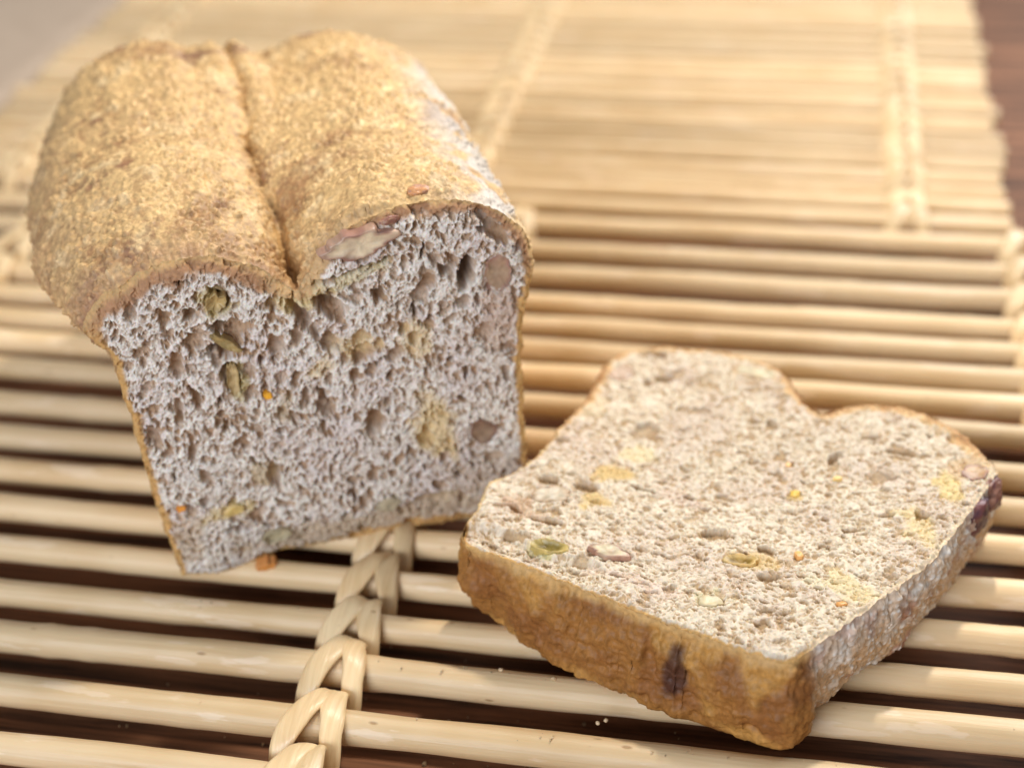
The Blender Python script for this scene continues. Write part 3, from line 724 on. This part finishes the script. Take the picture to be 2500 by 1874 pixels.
d1 = np.array([.934, -.357]); d1 /= np.linalg.norm(d1); nb = np.array([-.357, -.934])   # foot edge direction and its outward side
def side_weights(P):
    """bottom crust side, right side, dome side"""
    rel = P - np.array([-8.65, 32.9])
    foot = sstep(1.2, .4, -(rel @ nb))
    rx = (P - np.array([.42, 29.43])) @ np.array([.851, -.525])
    right = sstep(-1.1, -.5, rx) * sstep(39.2, 37.8, P[:, 1]) * (1 - foot)
    domew = sstep(36.5, 38.5, P[:, 1] + .25 * P[:, 0]) * (1 - right)
    return foot, right, domew
def sl_th(P, arc):
    foot, right, domew = side_weights(P)
    return .12 - .04 * foot + .02 * right + domew * (.20 + .20 * sstep(1.0, 3.5, P[:, 0]))
def sl_cc(P, arc, q):
    foot, right, domew = side_weights(P)
    c = np.tile(np.array([.68, .50, .26]), (len(P), 1))
    c = mixc(c, (.55, .33, .12), foot)
    c = mixc(c, (.52, .30, .14), domew); c = mixc(c, (.70, .48, .24), domew * sstep(.2, .9, q))
    c = mixc(c, (.74, .60, .42), right)
    return c
slice_inc = [(-4.55, 33.05, 0.62, 0.26, -0.18), (-6.25, 33.1, 0.52, 0.26, -0.2), (-0.95, 33.35, 0.5, 0.28, -0.05), (0.4, 36.75, 0.17, 0.15, 0.0), (-6.6, 35.45, 0.52, 0.34, 0.3), (-1.0, 42.75, 0.85, 0.3, -0.28), (-5.35, 42.15, 0.34, 0.36, 0.0), (5.5, 38.1, 0.36, 0.36, -0.5), (0.16, 38.1, 0.08, 0.08, 0.0), (0.6, 33.75, 0.12, 0.11, 0.0), (1.6, 37.5, 0.13, 0.08, 0.0), (1.75, 31.7, 0.15, 0.08, 0.4), (-1.64, 31.4, 0.34, 0.24, 0.0)]
sh = [(1.44, 38.52, .17, .38, -.55, .45), (2.69, 39.66, .4, .2, .1, .28), (-3.67, 42.2, .5, .22, .15, .4), (-4.5, 41.7, .2, .25, 0, .32), (-4.4, 43.5, .42, .14, .1, .45), (-.51, 39.98, .2, .3, .2, .3), (3.45, 38.84, .4, .22, -.1, .25), (2.97, 37.5, .35, .14, .2, .28), (-3.5, 34.82, .09, .06, .5, .25), (-3.2, 33.4, .2, .1, .1, .2), (-.2, 34.0, .3, .2, -.3, .28), (-1.9, 33.25, .12, .07, 0, .2), (-7.6, 34.6, .4, .16, -.5, .35), (-6.5, 34.25, .55, .12, -.28, .3),
      (1.1, 32.3, .15, .1, 0, .22), (.3, 31.2, .14, .1, 0, .2), (4.3, 39.8, .12, .12, 0, .3), (-2.5, 40.6, .3, .2, 0, .2), (0.2, 38.1, .12, .1, 0, .2), (3.0, 35.9, .25, .15, .3, .2), (2.0, 35.0, .3, .12, -.3, .2), (-4.0, 36.3, .5, .1, -.3, .22), (-2.6, 36.2, .3, .12, .2, .2)]
for _ in range(16):
    sh.append((rr.uniform(-7.5, 5), rr.uniform(31, 43), rr.uniform(.06, .17), rr.uniform(.06, .14), rr.uniform(-.6, .6), rr.uniform(.08, .2)))
YY = (.64, .455, .19)
sst = [(-4.9, 36.9, .7, .45, .5, YY, .9), (-5.35, 35.4, .5, .5, .3, YY, .85), (-4.4, 38.0, .6, .4, .3, (.74, .62, .36), .7), (-6.0, 40.2, .4, .8, 0, (.70, .56, .32), .4), (4.7, 37.2, .5, .9, .4, (.72, .56, .25), .8), (3.9, 35.2, .5, 1.2, .5, (.74, .58, .28), .6), (2.0, 32.6, .5, 1.2, .6, (.74, .60, .30), .55), (-1.6, 31.5, .5, .4, 0, (.72, .64, .40), .7), (1.0, 32.6, .5, .35, 0, (.74, .66, .45), .6), (-.6, 33.4, .9, .45, .1, YY, .7), (-6.3, 33.1, .6, .35, 0, (.62, .54, .22), .7), (.4, 36.7, .25, .25, 0, YY, .8),
       (-7.4, 34.8, .9, .5, -.4, (.52, .33, .20), .6), (-1.0, 42.6, 1.0, .4, -.3, (.60, .48, .30), .6), (-2.8, 36.0, 1.0, .35, -.3, (.60, .45, .36), .5), (-3.5, 31.9, 1.6, .3, -.35, (.66, .5, .42), .4), (5.3, 38.2, .6, .6, 0, (.62, .42, .22), .6)]
ot = ot + outward(ot) * wobble(ot, 9)[:, None]
P2, H, Q, C = cut_face(ot, .022, sh, sst, sl_th, sl_cc, 9, amp=.85, hdep=.55, inc=slice_inc, stretch=(1.2, .95), bigf=lambda P: (.42, .8), fine=.95, edge_relief=.06, base=(.70, .61, .475), pore_shade=(.49, .345, .20))
# torn step along the foot of the slice
rel = P2 - np.array([-8.65, 32.9]); dd = -(rel @ nb); al = rel @ d1
stepm = sstep(1.0 + .12 * np.sin(al * 2.1), .75 + .12 * np.sin(al * 2.1), dd) * sstep(0, .35, dd) * sstep(4.4, 3.2, al)
H -= .22 * stepm; H += dip(P2)
slice_ = thing('bread_slice', 'thick bread slice lying flat on the mat, cut side up, caramel crust edge in front', 'bread', (-1.5, 36, 0))
sb = np.array([-1.5, 36, 0.0])
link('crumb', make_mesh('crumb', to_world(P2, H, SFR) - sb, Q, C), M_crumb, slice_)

# side crust of the slice: rings from the top edge down to the foot
NR = 72
tv = np.linspace(0, 1, NR)
Tn = np.roll(ot, -14, 0) - np.roll(ot, 14, 0); Tn /= np.linalg.norm(Tn, axis=1)[:, None]
On = np.stack([Tn[:, 1], -Tn[:, 0]], -1)
if ((ot - ot.mean(0)) * On).sum() < 0: On = -On
foot, right, domew = side_weights(ot)
lc = np.exp(-(((ot[:, 0] + 8.5) / 1.6) ** 2 + ((ot[:, 1] - 33.3) / 1.8) ** 2))
rings = []; ehs = edge_h(ot, 9)
for t in tv:
    off = .10 * math.sin(math.pi * t) * (1 + 2.2 * domew + .6 * foot) - t * t * (.25 * right + .12 + .15 * domew) + foot * (.12 * math.sin(math.pi * min(1, t * 1.1)) + .52 * t * (1 - .9 * lc)) 
    off = off - .55 * lc * t ** 1.3 - .28 * max(0, (t - .88) / .12) ** 2
    rings.append(np.column_stack([ot + On * off[:, None], (TH + ehs) * (1 - t) - .05 * t]))
V = np.array(rings)
NRM = surf_normals(V)
if ((V - V.mean((0, 1))) * NRM).sum(2).mean() < 0: NRM = -NRM
P = V.reshape(-1, 3); Nf = NRM.reshape(-1, 3); t_ = np.repeat(tv, NS)
W = [np.tile(x, NR) for x in (foot, right, domew)]
fade = sstep(0, .10, t_) * sstep(1, .9, t_)
w1 = np.abs(fbm(P * 1.1, 3, 91)); w2 = fbm(P * 3.0, 3, 92)
Pw = P + .07 * np.stack([vnoise(P * 5, 171), vnoise(P * 5, 172), vnoise(P * 5, 173)], -1); g1, gid1 = worley3(Pw / .22, 95); g2, gid2 = worley3(Pw / .12, 96)
D = W[0] * (.16 * vnoise(P * .8, 93) + .07 * w2 + .12 * (w1 - .4) - .07 * np.abs(vnoise(P * 2.2, 98)) - .05 * np.abs(vnoise(P * 4.7, 99)) + .012 * sstep(.7, .1, g2)) + W[1] * (.10 * vnoise(P * .9, 94) + .08 * w2 + .05 * (sstep(.7, .1, g1) * (gid1 > .4)) + .03 * sstep(.7, .1, g2)) + W[2] * (.08 * vnoise(P * 1.1, 97) + .06 * sstep(.75, .1, g1) * (gid1 > .4)) + .006 * sstep(.7, .1, g2)
P = P + Nf * (D * fade)[:, None]
C = np.tile(np.array([.50, .28, .10]), (len(P), 1))
C = mixc(C, (.31, .135, .032), W[0])
C = mixc(C, (.25, .10, .026), W[0] * sstep(-.2, .6, fbm(P * 1.0, 3, 101)))
C = mixc(C, (.46, .235, .06), W[0] * sstep(.1, .8, fbm(P * .8 + 9, 2, 102)))
C = mixc(C, (.56, .34, .13), W[0] * sstep(.13, .02, t_ + .05 * vnoise(P * 2, 88)))
C = mixc(C, (.60, .40, .23), W[1]); C = mixc(C, (.42, .22, .14), W[1] * sstep(.2, .8, fbm(P * 1.1, 2, 103)))
C = mixc(C, (.78, .74, .68), W[1] * (.85 * (gid2 > .5) * sstep(.6, .2, g2) + .5 * sstep(.1, .7, fbm(P * 2.2, 2, 104)) + .35 * sstep(.5, .1, t_)).clip(0, 1))
C = mixc(C, (.52, .31, .14), W[2]); C = mixc(C, (.72, .52, .27), W[2] * sstep(-.2, .4, fbm(P * 1.6, 2, 105)))
C = mixc(C, (.06, .022, .016), (1 - sstep(.7, 1.15, np.sqrt(((P[:, 0] + 2.45) / .36) ** 2 + ((P[:, 2] - 1.55 - .3 * (P[:, 0] + 2.45)) / .85) ** 2) + .25 * vnoise(P * 2.5, 107))) * W[0] * .9)
F = grid_faces(NS, NR, True)
link('crust', make_mesh('crust', P - sb, F, C), M_crust_wet, slice_)
# underside
bot = P.reshape(NR, NS, 3)[-1]
cb = bot.mean(0)
fr_ = np.linspace(1, 0.02, 14)
V = np.array([cb + (bot[::4] - cb) * f for f in fr_]); V[..., 2] = .02; V[0] = bot[::4]
link('underside', make_mesh('underside', V.reshape(-1, 3) - sb, grid_faces(NS // 4, 14, True), np.tile(np.array([.6, .5, .4]), (14 * (NS // 4), 1))), M_crumb, slice_)

def sblob(name, *a, **k): return add_blob(name, slice_, sb, SFR, *a, **k)
sblob('pecan_piece', (-4.55, 33.05), (.62, .26), -.18, .3, .10, (.60, .50, .33), (.40, .22, .15), 71, label='cream pecan piece with pink skin near the foot crust', irregular=.25, rim=.85)
sblob('olive_piece', (-6.25, 33.1), (.52, .26), -.2, .4, .0, (.22, .16, .03), (.48, .36, .12), 72, label='glistening green olive half in the left corner', irregular=.2, dish=.14, rim=.7)
sblob('golden_raisin', (-.95, 33.35), (.50, .28), -.05, .4, .05, (.28, .17, .02), (.62, .43, .17), 73, label='plump golden raisin in the middle of the slice', irregular=.18, dish=.18, rim=.6)
sblob('golden_raisin', (.40, 36.75), (.17, .15), 0, .3, .05, (.66, .42, .06), (.72, .5, .12), 74, irregular=.3, n=28)
sblob('pecan_piece', (-6.6, 35.45), (.52, .34), .3, .3, .02, (.58, .49, .36), (.46, .33, .21), 75, irregular=.25)
sblob('pecan_piece', (-1.0, 42.75), (.85, .30), -.28, .3, .02, (.58, .50, .32), (.50, .34, .2), 76, label='tan pecan slice by the far crust dip', irregular=.15)
sblob('pecan_piece', (-5.35, 42.15), (.34, .36), 0, .3, .0, (.56, .42, .31), (.5, .34, .24), 77, irregular=.2)
sblob('pecan_piece', (5.5, 38.1), (.36, .36), -.5, .5, .02, (.52, .33, .17), (.34, .18, .12), 78, label='brown nut in the right corner above the raisin', irregular=.2, dish=.05)
sblob('carrot_piece', (.16, 38.1), (.08, .08), 0, .2, .05, (.82, .5, .2), (.8, .46, .16), 79, n=20)
sblob('carrot_piece', (.6, 33.75), (.12, .11), 0, .2, .08, (.86, .45, .13), (.8, .42, .14), 80, n=20)
sblob('carrot_piece', (1.6, 37.5), (.13, .08), 0, .2, .06, (.86, .62, .22), (.82, .58, .22), 81, n=20)
sblob('carrot_piece', (1.75, 31.7), (.15, .08), .4, .2, .06, (.82, .38, .1), (.76, .38, .12), 82, n=20)
sblob('cheese_piece', (-1.64, 31.4), (.34, .24), 0, .3, .03, (.60, .50, .30), (.56, .46, .28), 83, irregular=.3, n=28)
crust_lump('dark_raisin', slice_, sb, (5.42, 36.8, 2.35), (.36, .80, .50), -.5, 0, (.075, .028, .04), (.17, .06, .055), 84, label='dark purple raisin sticking out of the right crust')
crust_lump('dark_raisin', slice_, sb, (5.92, 37.8, 2.45), (.36, .52, .42), -.4, .2, (.26, .12, .08), (.13, .045, .06), 85, label='plum coloured raisin at the right corner')
crust_lump('dark_raisin', slice_, sb, (4.75, 35.6, 1.9), (.16, .55, .5), -.5, .1, (.20, .09, .08), (.30, .13, .12), 86)

# ------------------------------------------------------------------ loose crumbs
spots = [(-7.35, 31.05, -.0), (-4.2, 29.55, .03), (-4.4, 29.42, .02), (-5.9, 27.9, TZ), (-9.8, 29.9, TZ), (-14.9, 31.0, TZ), (-9.0, 31.1, TZ)]
crumb_labels = ['tiny crumb on the rattan rod under the left part of the slice foot', 'tiny crumb touching the slice foot left of the dark raisin, left one of two', 'tiny crumb touching the slice foot left of the dark raisin, right one of two',
    'tiny crumb in the dark gap between the two frontmost rods', 'tiny crumb on the table right of the braided binding', 'tiny crumb on the table below the loaf corner', 'tiny crumb in the gap between binding and slice corner']
for i, (x, y, z) in enumerate(spots):
    zt = .05 if z > -1 else TZ + .05
    me_c = crust_lump('bread_crumb', None, np.array([x, y, zt]), (x, y, zt), (.07, .06, .055), i, 0, (.60, .47, .30), (.5, .35, .2), 200 + i, n=10, m=6)
    me_c.location = Vector((x, y, zt)) * CM
    me_c['label'] = crumb_labels[i]; me_c['category'] = 'crumb'; me_c['group'] = 'tiny loose bread crumbs'

# crumb dust shaken off by the knife, on the rods and on the table between them
ico_v = np.array([(0, 0, 1), (.89, 0, .45), (.28, .85, .45), (-.72, .53, .45), (-.72, -.53, .45), (.28, -.85, .45), (.72, .53, -.45), (-.28, .85, -.45), (-.89, 0, -.45), (-.28, -.85, -.45), (.72, -.53, -.45), (0, 0, -1)])
ico_f = np.array([(0, 1, 2), (0, 2, 3), (0, 3, 4), (0, 4, 5), (0, 5, 1), (1, 6, 2), (2, 7, 3), (3, 8, 4), (4, 9, 5), (5, 10, 1), (6, 7, 2), (7, 8, 3), (8, 9, 4), (9, 10, 5), (10, 6, 1), (11, 7, 6), (11, 8, 7), (11, 9, 8), (11, 10, 9), (11, 6, 10)])
dr = np.random.default_rng(77); Vd = []; Fd = []; Cd = []
for k in range(230):
    if dr.random() < .6: x, y = dr.normal(-3.5, 4.0), 29.6 + abs(dr.normal(0, 1.3)) * -1 + .25 * (-3.5) * 0 + dr.uniform(-.5, 2.2)
    else: x, y = dr.normal(-12, 4.5), dr.normal(31.5, 1.8)
    yr = min(front_y, key=lambda q: abs(q - y)); dy = y - yr
    if abs(dy) < .22: z = -.455 + math.sqrt(.46 ** 2 - dy ** 2)
    elif abs(dy) > .5: z = TZ
    else: continue
    sz = .018 + .06 * dr.random() ** 3
    v = ico_v * (1 + .35 * dr.uniform(-1, 1, (12, 1))) * sz * dr.uniform(.6, 1.3, (1, 3)) + np.array([x, y, z + sz * .4])
    Fd.append(ico_f + 12 * len(Vd)); Vd.append(v); Cd.append(np.tile(np.array([.58, .44, .27]) * dr.uniform(.6, 1.15), (12, 1)))
o = link('crumb_dust', make_mesh('crumb_dust', np.vstack(Vd), np.vstack(Fd), np.vstack(Cd), smooth=False), M_nut)
o['kind'] = 'stuff'; o['label'] = 'fine bread crumb dust scattered on rods and table in front of the bread'; o['category'] = 'crumbs'
